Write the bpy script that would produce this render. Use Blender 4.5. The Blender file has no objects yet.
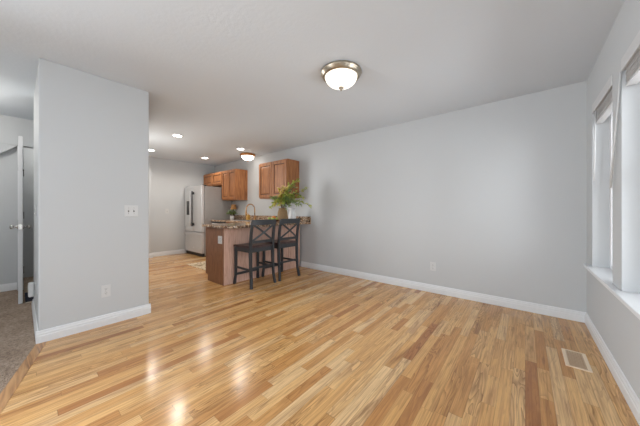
import bpy, bmesh, math, random
from mathutils import Vector, Matrix, Quaternion

random.seed(7)
S = bpy.context.scene
C = S.collection
PI = math.pi

# ------------------------------------------------------------------ camera
cam_d = bpy.data.cameras.new('camera')
cam_d.sensor_width = 36.0
cam_d.lens = 248.0 / 640.0 * 36.0
cam_d.shift_y = -0.0036
cam_d.clip_start = 0.02
cam = bpy.data.objects.new('camera', cam_d)
cam.location = (0, 0, 1.13)
cam.rotation_euler = (math.radians(90), 0, math.radians(39.6))
C.objects.link(cam)
S.camera = cam

# ------------------------------------------------------------------ world, daylight, exposure
S.view_settings.view_transform = 'Standard'
S.view_settings.look = 'None'
S.view_settings.gamma = 1.0
S.view_settings.use_curve_mapping = False
S.view_settings.exposure = -0.12

W = bpy.data.worlds.new('overcast_sky')
S.world = W
W.use_nodes = True
bg = W.node_tree.nodes['Background']
bg.inputs[0].default_value = (0.96, 0.985, 1.0, 1)
bg.inputs[1].default_value = 2.6


def area(name, loc, rot, sx, sy, power, col=(1, 1, 1)):
    d = bpy.data.lights.new(name, 'AREA')
    d.shape = 'RECTANGLE'
    d.size, d.size_y = sx, sy
    d.energy = power
    d.color = col
    o = bpy.data.objects.new(name, d)
    o.location = loc
    o.rotation_euler = rot
    C.objects.link(o)
    return o


DAY = (0.93, 0.975, 1.02)
# daylight through the right windows; the third window and openings behind are added fill
area('window_daylight', (0.86, 3.03, 1.36), (0, math.radians(90), 0), 1.5, 0.66, 14, DAY)
area('window_daylight', (0.86, 2.12, 1.36), (0, math.radians(90), 0), 1.5, 0.66, 22, DAY)
area('window_daylight', (0.86, 0.45, 1.36), (0, math.radians(90), 0), 1.5, 1.6, 8, DAY)  # fill through the unseen third window, added for its light
area('patio_daylight', (-2.3, -3.35, 1.12), (math.radians(90), 0, 0), 1.3, 2.1, 18, DAY)  # added fill from behind the camera
area('entry_window_daylight', (-3.25, -2.1, 1.25), (0, math.radians(-90), 0), 1.7, 1.6, 215, DAY)  # added fill to brighten the right wall


def soft_fill(name, loc, power, col=(1.0, 0.95, 0.88), r=0.12):
    d = bpy.data.lights.new(name, 'POINT')
    d.energy = power
    d.color = col
    d.shadow_soft_size = r
    o = bpy.data.objects.new(name, d)
    o.location = loc
    C.objects.link(o)


soft_fill('hall_lamp', (-4.5, -0.62, 2.2), 21)  # unseen fill added to light the hall
soft_fill('side_room_lamp', (-6.1, 0.55, 2.2), 9)  # unseen fill added to lighten the room beyond the doorway
soft_fill('dinette_lamp', (-5.2, 1.34, 1.6), 20)  # unseen fill added to brighten the kitchen
# unseen spot added behind the left wall block to brighten back and right walls
td = bpy.data.lights.new('track_spot', 'SPOT')
td.energy = 230
td.color = (0.97, 0.98, 1.0)
td.spot_size = math.radians(88)
td.spot_blend = 0.8
td.shadow_soft_size = 0.8
to = bpy.data.objects.new('track_spot', td)
to.location = (-4.75, 1.27, 1.75)
to.rotation_euler = (Vector((-0.8, 3.3, 1.15)) - to.location).to_track_quat('-Z', 'Y').to_euler()
C.objects.link(to)


# ------------------------------------------------------------------ node helpers
def srgb(r, g, b):
    f = lambda c: (c / 255 / 12.92) if c / 255 <= 0.04045 else ((c / 255 + 0.055) / 1.055) ** 2.4
    return (f(r), f(g), f(b), 1)


class NT:
    def __init__(s, name):
        s.m = bpy.data.materials.new(name)
        s.m.use_nodes = True
        s.t = s.m.node_tree
        s.b = s.t.nodes['Principled BSDF']
        s.out = s.t.nodes['Material Output']

    def n(s, typ, **kw):
        nd = s.t.nodes.new(typ)
        for k, v in kw.items():
            setattr(nd, k, v)
        return nd

    def l(s, a, b):
        s.t.links.new(a, b)

    def math(s, op, a, b=None, c=None, clamp=False):
        nd = s.n('ShaderNodeMath', operation=op, use_clamp=clamp)
        for i, v in enumerate((a, b, c)):
            if v is None:
                continue
            if isinstance(v, (int, float)):
                nd.inputs[i].default_value = v
            else:
                s.l(v, nd.inputs[i])
        return nd.outputs[0]

    def comb(s, x, y, z=0.0):
        nd = s.n('ShaderNodeCombineXYZ')
        for i, v in enumerate((x, y, z)):
            if isinstance(v, (int, float)):
                nd.inputs[i].default_value = v
            else:
                s.l(v, nd.inputs[i])
        return nd.outputs[0]

    def pos(s):
        g = s.n('ShaderNodeNewGeometry')
        sp = s.n('ShaderNodeSeparateXYZ')
        s.l(g.outputs['Position'], sp.inputs[0])
        return sp.outputs

    def objc(s):
        g = s.n('ShaderNodeTexCoord')
        return g.outputs['Object']

    def ramp(s, fac, stops, interp='LINEAR'):
        nd = s.n('ShaderNodeValToRGB')
        cr = nd.color_ramp
        cr.interpolation = interp
        while len(cr.elements) < len(stops):
            cr.elements.new(0.5)
        for e, (p, c) in zip(cr.elements, stops):
            e.position = p
            e.color = c
        s.l(fac, nd.inputs[0])
        return nd.outputs[0]

    def noise(s, vec, scale=5, detail=2, rough=0.5, dist=0.0):
        nd = s.n('ShaderNodeTexNoise')
        nd.inputs['Scale'].default_value = scale
        nd.inputs['Detail'].default_value = detail
        nd.inputs['Roughness'].default_value = rough
        nd.inputs['Distortion'].default_value = dist
        if vec is not None:
            s.l(vec, nd.inputs['Vector'])
        return nd.outputs['Fac']

    def mix(s, fac, a, b, blend='MIX'):
        nd = s.n('ShaderNodeMix', data_type='RGBA', blend_type=blend)
        if isinstance(fac, (int, float)):
            nd.inputs[0].default_value = fac
        else:
            s.l(fac, nd.inputs[0])
        for i, v in ((6, a), (7, b)):
            if isinstance(v, tuple):
                nd.inputs[i].default_value = v
            else:
                s.l(v, nd.inputs[i])
        return nd.outputs[2]

    def bump(s, h, strength=0.2, dist=0.01):
        nd = s.n('ShaderNodeBump')
        nd.inputs['Strength'].default_value = strength
        nd.inputs['Distance'].default_value = dist
        s.l(h, nd.inputs['Height'])
        s.l(nd.outputs[0], s.b.inputs['Normal'])

    def set(s, **kw):
        for k, v in kw.items():
            k = k.replace('_', ' ')
            if isinstance(v, (int, float, tuple)):
                s.b.inputs[k].default_value = v
            else:
                s.l(v, s.b.inputs[k])
        return s


def mapping(t, vec, sc):
    nd = t.n('ShaderNodeMapping')
    nd.inputs['Scale'].default_value = sc
    t.l(vec, nd.inputs[0])
    return nd.outputs[0]


def plain(name, col, rough=0.5, metal=0.0, var=0.04, nscale=30, **kw):
    """a surface of one colour with a faint procedural unevenness"""
    t = NT(name)
    nz = t.noise(t.objc(), nscale, 3)
    d = tuple(max(0, c * (1 - var)) for c in col[:3]) + (1,)
    e = tuple(min(1, c * (1 + var)) for c in col[:3]) + (1,)
    t.set(Base_Color=t.ramp(nz, [(0.3, d), (0.7, e)]), Roughness=rough, Metallic=metal, **kw)
    return t.m


def paint(name, col, bump=0.12, scale=90, dist=0.004, rough=0.6):
    t = NT(name)
    g = t.n('ShaderNodeNewGeometry')
    nz = t.noise(g.outputs['Position'], scale, 4, 0.6)
    big = t.noise(g.outputs['Position'], 1.3, 2)
    d = tuple(c * 0.985 for c in col[:3]) + (1,)
    t.set(Base_Color=t.ramp(big, [(0.3, d), (0.7, col)]), Roughness=rough)
    t.bump(nz, bump, dist)
    return t.m


def wood(name, dark, mid, light, axis='Z', rough=0.38, scale=1.0, coat=0.15):
    t = NT(name)
    sc = {'Z': (14, 14, 1.1), 'X': (1.1, 14, 14), 'Y': (14, 1.1, 14)}[axis]
    sc = tuple(c * scale for c in sc)
    v = mapping(t, t.objc(), sc)
    a = t.noise(v, 3.0, 4, 0.6, 0.6)
    rings = t.math('FRACT', t.math('MULTIPLY', t.noise(v, 0.9, 2, 0.5, 0.3), 7.0))
    rings = t.math('ABSOLUTE', t.math('SUBTRACT', rings, 0.5))
    fac = t.math('ADD', t.math('MULTIPLY', a, 0.75), t.math('MULTIPLY', rings, 0.5))
    t.set(Base_Color=t.ramp(fac, [(0.25, dark), (0.5, mid), (0.78, light)]), Roughness=rough)
    t.b.inputs['Coat Weight'].default_value = coat
    t.b.inputs['Coat Roughness'].default_value = 0.25
    t.bump(a, 0.05, 0.002)
    return t.m


# ------------------------------------------------------------------ materials
M = {}
M['wall'] = paint('painted_wall', srgb(196, 199, 201), 0.10, 110, 0.003)
M['ceiling'] = paint('textured_ceiling', srgb(214, 221, 228), 0.16, 38, 0.010, 0.8)
M['trim'] = plain('white_trim_paint', srgb(224, 226, 228), 0.35, var=0.01)
M['door'] = plain('white_door_paint', srgb(226, 227, 229), 0.4, var=0.01)
M['plastic'] = plain('white_plastic', srgb(209, 210, 210), 0.35, var=0.01)
M['slot'] = plain('dark_slot', srgb(58, 56, 54), 0.6)
M['nickel'] = plain('satin_nickel', srgb(196, 194, 190), 0.25, 1.0, 0.05)
M['hinge'] = plain('hinge_steel', srgb(120, 120, 120), 0.4, 1.0, 0.05)
M['black'] = plain('black_painted_wood', srgb(50, 53, 57), 0.35, 0, 0.15, 60)
M['vinyl'] = plain('window_vinyl', srgb(235, 236, 238), 0.35, var=0.01)
M['slats'] = plain('blind_slat', srgb(206, 207, 208), 0.5, var=0.02)


def floor_material():
    t = NT('oak_strip_floor')
    P = t.pos()
    x, y = P[0], P[1]
    w = 0.0660
    xs = t.math('DIVIDE', x, w)
    row = t.math('FLOOR', xs)
    fx = t.math('FRACT', xs)
    wn = t.n('ShaderNodeTexWhiteNoise', noise_dimensions='1D')
    t.l(row, wn.inputs['W'])
    L = t.math('ADD', 0.42, t.math('MULTIPLY', wn.outputs['Value'], 0.62))
    wn2 = t.n('ShaderNodeTexWhiteNoise', noise_dimensions='1D')
    t.l(t.math('ADD', row, 317.3), wn2.inputs['W'])
    ys = t.math('ADD', t.math('DIVIDE', y, L), t.math('MULTIPLY', wn2.outputs['Value'], 9.0))
    # break the rhythm of the butt joints along the row
    ys = t.math('ADD', ys, t.math('MULTIPLY', t.math('SINE', t.math('MULTIPLY', ys, 2.3)), 0.22))
    col = t.math('FLOOR', ys)
    fy = t.math('FRACT', ys)
    wb = t.n('ShaderNodeTexWhiteNoise', noise_dimensions='2D')
    t.l(t.comb(row, col), wb.inputs['Vector'])
    sp = t.n('ShaderNodeSeparateColor')
    t.l(wb.outputs['Color'], sp.inputs[0])
    r1, r2, r3 = sp.outputs
    # the tone of each strip
    base = t.ramp(r1, [(0.0, srgb(178, 120, 70)), (0.10, srgb(203, 147, 88)), (0.40, srgb(223, 172, 108)),
                       (0.72, srgb(232, 185, 124)), (1.0, srgb(238, 201, 150))])
    # heartwood streaks that run along a strip
    hv = t.comb(t.math('ADD', t.math('MULTIPLY', x, 20.0), t.math('MULTIPLY', r3, 70)),
                t.math('ADD', t.math('MULTIPLY', y, 1.9), t.math('MULTIPLY', r1, 43)), t.math('MULTIPLY', r2, 17))
    heart = t.noise(hv, 1.0, 3, 0.55, 0.5)
    hfac = t.math('MULTIPLY', t.math('SUBTRACT', heart, 0.50, clamp=True), 4.2, clamp=True)
    base = t.mix(t.math('MULTIPLY', hfac, t.math('ADD', 0.22, t.math('MULTIPLY', r2, 0.62))), base, srgb(140, 90, 52))
    # cathedral grain
    gv = t.comb(t.math('ADD', t.math('MULTIPLY', x, 13.0), t.math('MULTIPLY', r2, 90)),
                t.math('ADD', t.math('MULTIPLY', y, 1.7), t.math('MULTIPLY', r3, 57)),
                t.math('MULTIPLY', r1, 31))
    n1 = t.noise(gv, 1.0, 2, 0.45, 0.35)
    rings = t.math('FRACT', t.math('MULTIPLY', n1, t.math('ADD', 7.0, t.math('MULTIPLY', r2, 9.0))))
    line = t.math('POWER', rings, 2.5)
    fine = t.noise(mapping(t, t.comb(x, y, r2), (120, 2.6, 8)), 1.0, 3, 0.65)
    strength = t.math('MULTIPLY', t.math('POWER', r3, 3.0), 0.72)
    c1 = t.mix(t.math('MULTIPLY', line, t.math('ADD', 0.08, strength)), base, srgb(112, 70, 40))
    c2 = t.mix(t.math('MULTIPLY', t.math('SUBTRACT', 0.57, fine, clamp=True), 1.9, clamp=True), c1, srgb(126, 80, 46))
    # short dark flecks of the oak
    fk = t.noise(t.comb(t.math('ADD', t.math('MULTIPLY', x, 60.0), t.math('MULTIPLY', r1, 50)), t.math('MULTIPLY', y, 5.0), t.math('MULTIPLY', r3, 23)), 1.0, 2, 0.5)
    fm = t.math('MULTIPLY', t.math('SUBTRACT', fk, 0.60, clamp=True), 7.0, clamp=True)
    c2 = t.mix(t.math('MULTIPLY', fm, t.math('ADD', 0.15, t.math('MULTIPLY', r2, 0.5))), c2, srgb(96, 60, 34))
    # seams
    e = t.math('MINIMUM', fx, t.math('SUBTRACT', 1.0, fx))
    seam = t.math('SUBTRACT', 1.0, t.math('DIVIDE', e, 0.022, clamp=True), clamp=True)
    ey = t.math('MULTIPLY', t.math('MINIMUM', fy, t.math('SUBTRACT', 1.0, fy)), L)
    seamy = t.math('SUBTRACT', 1.0, t.math('DIVIDE', ey, 0.0016, clamp=True), clamp=True)
    sm = t.math('MAXIMUM', seam, seamy)
    c3 = t.mix(t.math('MULTIPLY', sm, 0.5), c2, srgb(62, 38, 22))
    wear = t.noise(t.comb(x, y), 1.6, 3)
    rough = t.math('ADD', 0.12, t.math('MULTIPLY', wear, 0.12))
    t.set(Base_Color=c3, Roughness=rough)
    t.b.inputs['IOR'].default_value = 1.5
    h = t.math('SUBTRACT', t.math('MULTIPLY', fine, 0.25), sm)
    t.bump(h, 0.10, 0.0015)
    return t.m


M['floor'] = floor_material()
M['border'] = wood('oak_border_strip', srgb(120, 78, 46), srgb(184, 136, 88), srgb(206, 160, 112), 'X', 0.3)


def carpet_material():
    t = NT('brown_cut_carpet')
    g = t.n('ShaderNodeNewGeometry')
    p = g.outputs['Position']
    v = t.n('ShaderNodeTexVoronoi')
    v.inputs['Scale'].default_value = 110
    t.l(p, v.inputs['Vector'])
    n = t.noise(p, 42, 3, 0.6)
    big = t.noise(p, 5, 2)
    f = t.math('ADD', t.math('MULTIPLY', n, 0.7), t.math('MULTIPLY', big, 0.3))
    t.set(Base_Color=t.ramp(f, [(0.3, srgb(120, 100, 84)), (0.5, srgb(156, 136, 118)), (0.72, srgb(190, 170, 152))]),
          Roughness=0.95)
    t.bump(t.math('ADD', v.outputs['Distance'], n), 0.8, 0.01)
    return t.m


M['carpet'] = carpet_material()
M['cab'] = wood('honey_cherry_cabinet_wood', srgb(116, 72, 40), srgb(160, 104, 62), srgb(188, 130, 82), 'Z', 0.5, 1.0, 0.0)
M['glaze'] = plain('dark_glaze_in_grooves', srgb(70, 40, 22), 0.5, 0, 0.1)  # dark colour stands in for shade in grooves and between doors
M['island_end'] = wood('walnut_end_veneer', srgb(108, 70, 48), srgb(132, 90, 64), srgb(152, 108, 80), 'Z', 0.42, 1.6, 0.0)  # same veneer, darkened to paint in the shaded end
M['island'] = wood('walnut_brown_veneer', srgb(182, 144, 126), srgb(208, 170, 152), srgb(222, 190, 172), 'Z', 0.42, 1.6, 0.0)  # same veneer, lightened to paint in the light on the front


def granite(name):
    t = NT(name)
    p = t.objc()
    v = t.n('ShaderNodeTexVoronoi')
    v.inputs['Scale'].default_value = 66
    t.l(p, v.inputs['Vector'])
    sp = t.n('ShaderNodeSeparateColor')
    t.l(v.outputs['Color'], sp.inputs[0])
    n = t.noise(p, 24, 4, 0.65)
    f = t.math('ADD', t.math('MULTIPLY', sp.outputs[0], 0.55), t.math('MULTIPLY', n, 0.5))
    t.set(Base_Color=t.ramp(f, [(0.22, srgb(40, 31, 26)), (0.38, srgb(98, 72, 54)), (0.52, srgb(156, 122, 92)),
                                (0.68, srgb(200, 174, 144)), (0.85, srgb(226, 216, 204))]), Roughness=0.12)
    return t.m


M['granite'] = granite('brown_speckled_granite')


def steel(name, col, rough=0.32):
    t = NT(name)
    v = mapping(t, t.objc(), (2, 2, 160))
    n = t.noise(v, 2.0, 3)
    d = tuple(c * 0.92 for c in col[:3]) + (1,)
    t.set(Base_Color=t.ramp(n, [(0.3, d), (0.7, col)]), Roughness=rough, Metallic=0.35)
    return t.m


M['steel'] = steel('brushed_stainless', srgb(216, 216, 217))
M['fridge_side'] = plain('grey_fridge_side', srgb(172, 170, 169), 0.45, 0.25, 0.03, 8)
M['dark'] = plain('dark_gasket', srgb(38, 38, 40), 0.5)
M['gold'] = plain('copper_gold_metal', srgb(206, 158, 106), 0.25, 1.0, 0.05)
M['soap'] = plain('amber_soap', srgb(216, 168, 84), 0.3, 0, 0.06)
M['pewter'] = plain('antique_pewter_metal', srgb(172, 161, 144), 0.28, 0.9, 0.10, 14)
M['copper_rim'] = plain('antique_copper_metal', srgb(196, 134, 78), 0.35, 0.7, 0.10, 14)


def bowl_glass(name, strength, col):
    t = NT(name)
    n = t.noise(t.objc(), 9, 3)
    t.set(Base_Color=srgb(240, 236, 226), Roughness=0.35, Emission_Color=t.ramp(n, [(0.3, col), (0.7, (1, 0.97, 0.92, 1))]),
          Emission_Strength=strength)
    return t.m


M['bowl'] = bowl_glass('lit_alabaster_glass', 1.3, (1, 0.93, 0.82, 1))
M['bowl_kitchen'] = bowl_glass('lit_kitchen_glass', 7.0, (1, 0.93, 0.82, 1))
M['led'] = bowl_glass('lit_downlight_lens', 14.0, (1, 0.96, 0.9, 1))


def glass_pane():
    t = NT('window_glass')
    tr = t.n('ShaderNodeBsdfTransparent')
    gl = t.n('ShaderNodeBsdfGlossy')
    gl.inputs['Roughness'].default_value = 0.02
    fr = t.n('ShaderNodeFresnel')
    fr.inputs['IOR'].default_value = 1.45
    mx = t.n('ShaderNodeMixShader')
    t.l(fr.outputs[0], mx.inputs[0])
    t.l(tr.outputs[0], mx.inputs[1])
    t.l(gl.outputs[0], mx.inputs[2])
    t.l(mx.outputs[0], t.out.inputs[0])
    return t.m


M['glass'] = glass_pane()


# ------------------------------------------------------------------ mesh helpers
class MB:
    def __init__(s):
        s.bm = bmesh.new()

    def _add(s, verts, faces, smooth=False):
        vs = [s.bm.verts.new(v) for v in verts]
        out = []
        for f in faces:
            try:
                fc = s.bm.faces.new([vs[i] for i in f])
                fc.smooth = smooth
                out.append(fc)
            except ValueError:
                pass
        return vs, out

    def box(s, x0, x1, y0, y1, z0, z1, bev=0.0, seg=2, mat=None):
        v = [(x, y, z) for x in (x0, x1) for y in (y0, y1) for z in (z0, z1)]
        f = [(0, 1, 3, 2), (4, 6, 7, 5), (0, 4, 5, 1), (2, 3, 7, 6), (0, 2, 6, 4), (1, 5, 7, 3)]
        if mat is not None:
            v = [tuple(mat @ Vector(p)) for p in v]
        vs, fs = s._add(v, f)
        if bev > 0:
            ed = {e for fc in fs for e in fc.edges}
            bmesh.ops.bevel(s.bm, geom=list(ed), offset=bev, segments=seg, affect='EDGES', profile=0.5)
        return s

    def prism(s, pts, h0, h1, plane='XY', bev=0.0):
        """outline pts extruded along the third axis from h0 to h1"""
        def mk(p, h):
            return {'XY': (p[0], p[1], h), 'XZ': (p[0], h, p[1]), 'YZ': (h, p[0], p[1])}[plane]
        n = len(pts)
        v = [mk(p, h0) for p in pts] + [mk(p, h1) for p in pts]
        f = [tuple(range(n)), tuple(range(2 * n - 1, n - 1, -1))]
        f += [(i, i + n, (i + 1) % n + n, (i + 1) % n) for i in range(n)]
        vs, fs = s._add(v, f)
        if bev > 0:
            ed = {e for fc in fs[:2] for e in fc.edges}
            bmesh.ops.bevel(s.bm, geom=list(ed), offset=bev, segments=2, affect='EDGES', profile=0.5)
        return s

    def lathe(s, prof, c=(0, 0, 0), seg=32, axis='Z'):
        def mk(r, h, a):
            x, y = r * math.cos(a), r * math.sin(a)
            p = {'Z': (x, y, h), 'X': (h, x, y), 'Y': (x, h, y)}[axis]
            return (p[0] + c[0], p[1] + c[1], p[2] + c[2])
        rings = []
        for r, h in prof:
            if r < 1e-5:
                rings.append([s.bm.verts.new(mk(0, h, 0))])
            else:
                rings.append([s.bm.verts.new(mk(r, h, 2 * PI * i / seg)) for i in range(seg)])
        for a, b in zip(rings, rings[1:]):
            for i in range(seg):
                j = (i + 1) % seg
                q = [a[i % len(a)], a[j % len(a)], b[j % len(b)], b[i % len(b)]]
                u = []
                for k in q:
                    if k not in u:
                        u.append(k)
                if len(u) >= 3:
                    try:
                        s.bm.faces.new(u).smooth = True
                    except ValueError:
                        pass
        return s

    def sweep(s, pts, sizes, prof='rect', seg=12, up=(0, 0, 1), smooth=None):
        """sweep a rectangle (w,d) or a circle r along points"""
        pts = [Vector(p) for p in pts]
        n = len(pts)
        rings = []
        prev = None
        for i, p in enumerate(pts):
            t = (pts[min(i + 1, n - 1)] - pts[max(i - 1, 0)]).normalized()
            if prev is None:
                u = Vector(up)
                if abs(u.dot(t)) > 0.95:
                    u = Vector((0, 1, 0)) if abs(t.y) < 0.9 else Vector((1, 0, 0))
                a = (u - t * u.dot(t)).normalized()
            else:
                a = (prev - t * prev.dot(t)).normalized()
            prev = a
            b = t.cross(a)
            sz = sizes[i] if isinstance(sizes, list) else sizes
            if prof == 'rect':
                w, d = sz
                c = min(w, d) * 0.12
                q = [(w - c, d), (w, d - c), (w, -d + c), (w - c, -d), (-w + c, -d), (-w, -d + c), (-w, d - c), (-w + c, d)]
                ring = [p + a * x * 0.5 + b * y * 0.5 for x, y in [(k[0], k[1]) for k in [(2 * (m[0] - w / 2) if False else m[0], m[1]) for m in q]]]
            else:
                r = sz
                ring = [p + a * r * math.cos(2 * PI * k / seg) + b * r * math.sin(2 * PI * k / seg) for k in range(seg)]
            rings.append([s.bm.verts.new(v) for v in ring])
        m = len(rings[0])
        sm = (prof != 'rect') if smooth is None else smooth
        for A, B in zip(rings, rings[1:]):
            for k in range(m):
                s.bm.faces.new((A[k], A[(k + 1) % m], B[(k + 1) % m], B[k])).smooth = sm
        s.bm.faces.new(rings[0][::-1])
        s.bm.faces.new(rings[-1])
        return s

    def tube(s, pts, r, seg=12):
        return s.sweep(pts, r, 'circ', seg)

    def ball(s, c, r, sub=3, sc=(1, 1, 1)):
        g = bmesh.ops.create_icosphere(s.bm, subdivisions=sub, radius=r,
                                       matrix=Matrix.Translation(c) @ Matrix.Diagonal((*sc, 1)))
        for v in g['verts']:
            for f in v.link_faces:
                f.smooth = True
        return s

    def build(s, name, mat, parent=None, loc=None):
        bmesh.ops.recalc_face_normals(s.bm, faces=s.bm.faces)
        me = bpy.data.meshes.new(name)
        s.bm.to_mesh(me)
        s.bm.free()
        me.materials.append(mat)
        o = bpy.data.objects.new(name, me)
        C.objects.link(o)
        if parent is not None:
            o.parent = parent
        if loc is not None:
            o.location = loc
        return o


def thing(name, label, cat, loc=(0, 0, 0), rz=0.0, group=None):
    o = bpy.data.objects.new(name, None)
    o.empty_display_size = 0.05
    o.location = loc
    o.rotation_euler = (0, 0, rz)
    C.objects.link(o)
    o['label'] = label
    o['category'] = cat
    if group:
        o['group'] = group
    return o


def tag(o, label, cat, group=None):
    o['label'] = label
    o['category'] = cat
    if group:
        o['group'] = group
    return o


def struct(o, label=None, cat=None):
    o['kind'] = 'structure'
    if label:
        o['label'] = label
        o['category'] = cat
    return o


def copy_tree(o, parent=None):
    c = o.copy()
    C.objects.link(c)
    if parent is not None:
        c.parent = parent
    for ch in [k for k in bpy.data.objects if k.parent == o]:
        copy_tree(ch, c)
    return c


# ================================================================== ROOM SHELL
H = 2.44
XR, YB = 0.478, 3.64          # right wall plane, long back wall plane
XF = -7.02                    # far kitchen wall
XH = -5.50                    # hall wall with the doorway
YFRONT = -3.2                 # wall behind the camera
PX0, PX1, PY0, PY1 = -4.42, -3.20, 0.10, 0.905   # wall block on the left

# edge between wood and carpet, running from the corner of the wall block
E0, E1 = (-3.19, 0.085), (0.40, -0.755)
ed = Vector((E1[0] - E0[0], E1[1] - E0[1])).normalized()
nrm = Vector((-ed.y, ed.x))      # into the wood
b0 = (E0[0] + nrm.x * 0.062, E0[1] + nrm.y * 0.062)
b1 = (E1[0] + nrm.x * 0.062, E1[1] + nrm.y * 0.062)

EB = (E0[0] - ed.x * 0.2, E0[1] - ed.y * 0.2)
bb0 = (b0[0] - ed.x * 0.2, b0[1] - ed.y * 0.2)
fl = MB()
fl.prism([(-3.6, bb0[1] + 0.1), bb0, b1, (XR + 0.1, b1[1]), (XR + 0.1, YB + 0.1), (XF - 0.1, YB + 0.1), (XF - 0.1, 1.1), (-4.4, 1.1), (-4.4, PY1 - 0.3), (-3.6, PY1 - 0.3)], -0.05, 0.0)
struct(fl.build('floor', M['floor']), 'oak strip wood floor with glossy finish', 'floor')
cb = MB().prism([(XH - 1.1, 1.1), (XH - 1.1, YFRONT - 0.1), (XR + 0.1, YFRONT - 0.1), (XR + 0.1, E1[1]), E1, E0, EB, (-3.6, PY0 + 0.2), (PX0 + 0.1, PY0 + 0.2), (PX0 + 0.1, 1.1)], -0.05, 0.003)
struct(cb.build('floor_carpet', M['carpet']), 'brown textured carpet left of the wood floor', 'carpet')
bs = MB().prism([EB, E1, (XR + 0.1, E1[1]), (XR + 0.1, b1[1]), b1, bb0], -0.05, 0.002)
struct(bs.build('trim_1', M['border']), 'oak border strip edging the wood floor', 'floor edge')

struct(MB().box(XF - 0.2, XR + 0.2, YFRONT - 0.2, YB + 0.2, H, H + 0.1).build('ceiling', M['ceiling']),
       'white textured ceiling', 'ceiling')
struct(MB().box(XF - 0.15, XR + 0.2, YB, YB + 0.15, 0, H).build('wall_back', M['wall']), 'long light grey back wall', 'wall')

# far kitchen wall with a shallow step near the wall block
fw = MB().box(XF - 0.12, XF, 2.02, YB, 0, H)
fw.box(XF - 0.12, XF + 0.09, 1.2, 2.02, 0, H)
struct(fw.build('wall_far', M['wall']), 'light grey wall at the far end of the kitchen', 'wall')
struct(MB().box(XF - 0.12, PX0 + 0.12, 1.08, 1.20, 0, H).box(PX0, PX0 + 0.12, PY1 - 0.02, 1.08, 0, H).build('wall_between', M['wall']),
       'partition between the hall and the kitchen', 'wall')

# hall wall: recess left of the open door, doorway right of it
hw = MB()
T = 0.11
DH = 2.05
hw.box(XH - T, XH, -1.25, -0.95, 0, H)
hw.box(XH - T, XH, -0.95, 1.08, DH, H)
hw.box(XH - T, XH, -0.025, 0.03, 0, DH)
hw.box(XH - T, XH, 0.86, 1.08, 0, DH)
struct(hw.build('wall_hall', M['wall']), 'hall wall with the doorways', 'wall')
# back of the recess and its sloping soffit
rc = MB().box(XH - 0.16, XH - T, -0.95, -0.025, 0, DH)
struct(rc.build('wall_recess', M['wall']), 'grey wall behind the open door', 'wall')
sf = MB().prism([(-0.95, DH), (-0.95, DH - 0.80), (-0.03, DH - 0.012), (-0.03, DH)], XH - T, XH - 0.012, 'YZ')
struct(sf.build('trim_2', M['wall']), 'sloping soffit over the recess', 'soffit')
rm = MB().box(XH - 1.1, XH - 1.0, -0.02, 1.08, 0, H).box(XH - 1.1, XH - T - 0.06, -0.14, -0.02, 0, H)
struct(rm.build('wall_beyond', M['wall']), 'wall of the room beyond the doorway', 'wall')

# wall block in the left foreground
struct(MB().box(PX0, PX1, PY0, PY1, 0, H, 0.006).build('wall_left', M['wall']), 'bright end wall in the left foreground', 'wall')

# unseen wall added with an opening for fill light, and the hall end
ew = MB()
ew.box(-3.12, -3.0, YFRONT, -2.95, 0, H)
ew.box(-3.12, -3.0, -1.25, -1.13, 0, H)
ew.box(-3.12, -3.0, -2.95, -1.25, 0, 0.35)
ew.box(-3.12, -3.0, -2.95, -1.25, 2.15, H)
ew.box(XH, -3.12, -1.25, -1.13, 0, H)
struct(ew.build('wall_entry', M['wall']), 'entry wall left of the viewer', 'wall')
# wall behind the camera with an opening added for fill light
wf = MB()
wf.box(XH - 1.6, -3.0, YFRONT - 0.12, YFRONT, 0, H)
wf.box(-1.6, XR + 0.2, YFRONT - 0.12, YFRONT, 0, H)
wf.box(-3.0, -1.6, YFRONT - 0.12, YFRONT, 2.15, H)
struct(wf.build('wall_front', M['wall']), 'wall behind the viewer with a wide glazed opening', 'wall')

# right wall with window openings
WZ0, WZ1 = 0.60, 2.105
OPEN = [(2.685, 3.365), (1.79, 2.465), (-0.35, 1.25)]  # last opening is unseen, added to bring in light
TW = 0.20
rw = MB()
rw.box(XR, XR + TW, YFRONT, YB + 0.1, 0, WZ0)
rw.box(XR, XR + TW, YFRONT, YB + 0.1, WZ1, H)
ys = [YFRONT, -0.35, 1.25, 1.79, 2.465, 2.685, 3.365, YB + 0.1]
for i in range(0, 8, 2):
    rw.box(XR, XR + TW, ys[i], ys[i + 1], WZ0, WZ1)
struct(rw.build('wall_right', M['wall']), 'light grey right wall with deep window openings', 'wall')

# windows
for k, (y0, y1) in enumerate(OPEN):
    w = MB()
    xa, xb = XR + 0.105, XR + 0.165
    f = 0.045
    w.box(xa, xb, y0, y0 + f, WZ0, WZ1, 0.004)
    w.box(xa, xb, y1 - f, y1, WZ0, WZ1, 0.004)
    w.box(xa, xb, y0 + f, y1 - f, WZ0, WZ0 + f, 0.004)
    w.box(xa, xb, y0 + f, y1 - f, WZ1 - f, WZ1, 0.004)
    zm = 1.36
    w.box(xa + 0.012, xb - 0.006, y0 + f, y1 - f, zm - 0.022, zm + 0.022, 0.003)
    o = struct(w.build('window_%d' % (k + 1), M['vinyl']),
               ['white framed window nearest the corner', 'white framed window nearest the viewer', 'wide window beside the viewer'][k], 'window')
    MB().box(xa + 0.028, xa + 0.034, y0 + f - 0.005, y1 - f + 0.005, WZ0 + f - 0.005, zm - 0.02).box(
        xa + 0.036, xa + 0.042, y0 + f - 0.005, y1 - f + 0.005, zm + 0.02, WZ1 - f + 0.005).build('pane', M['glass'], o)

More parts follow.
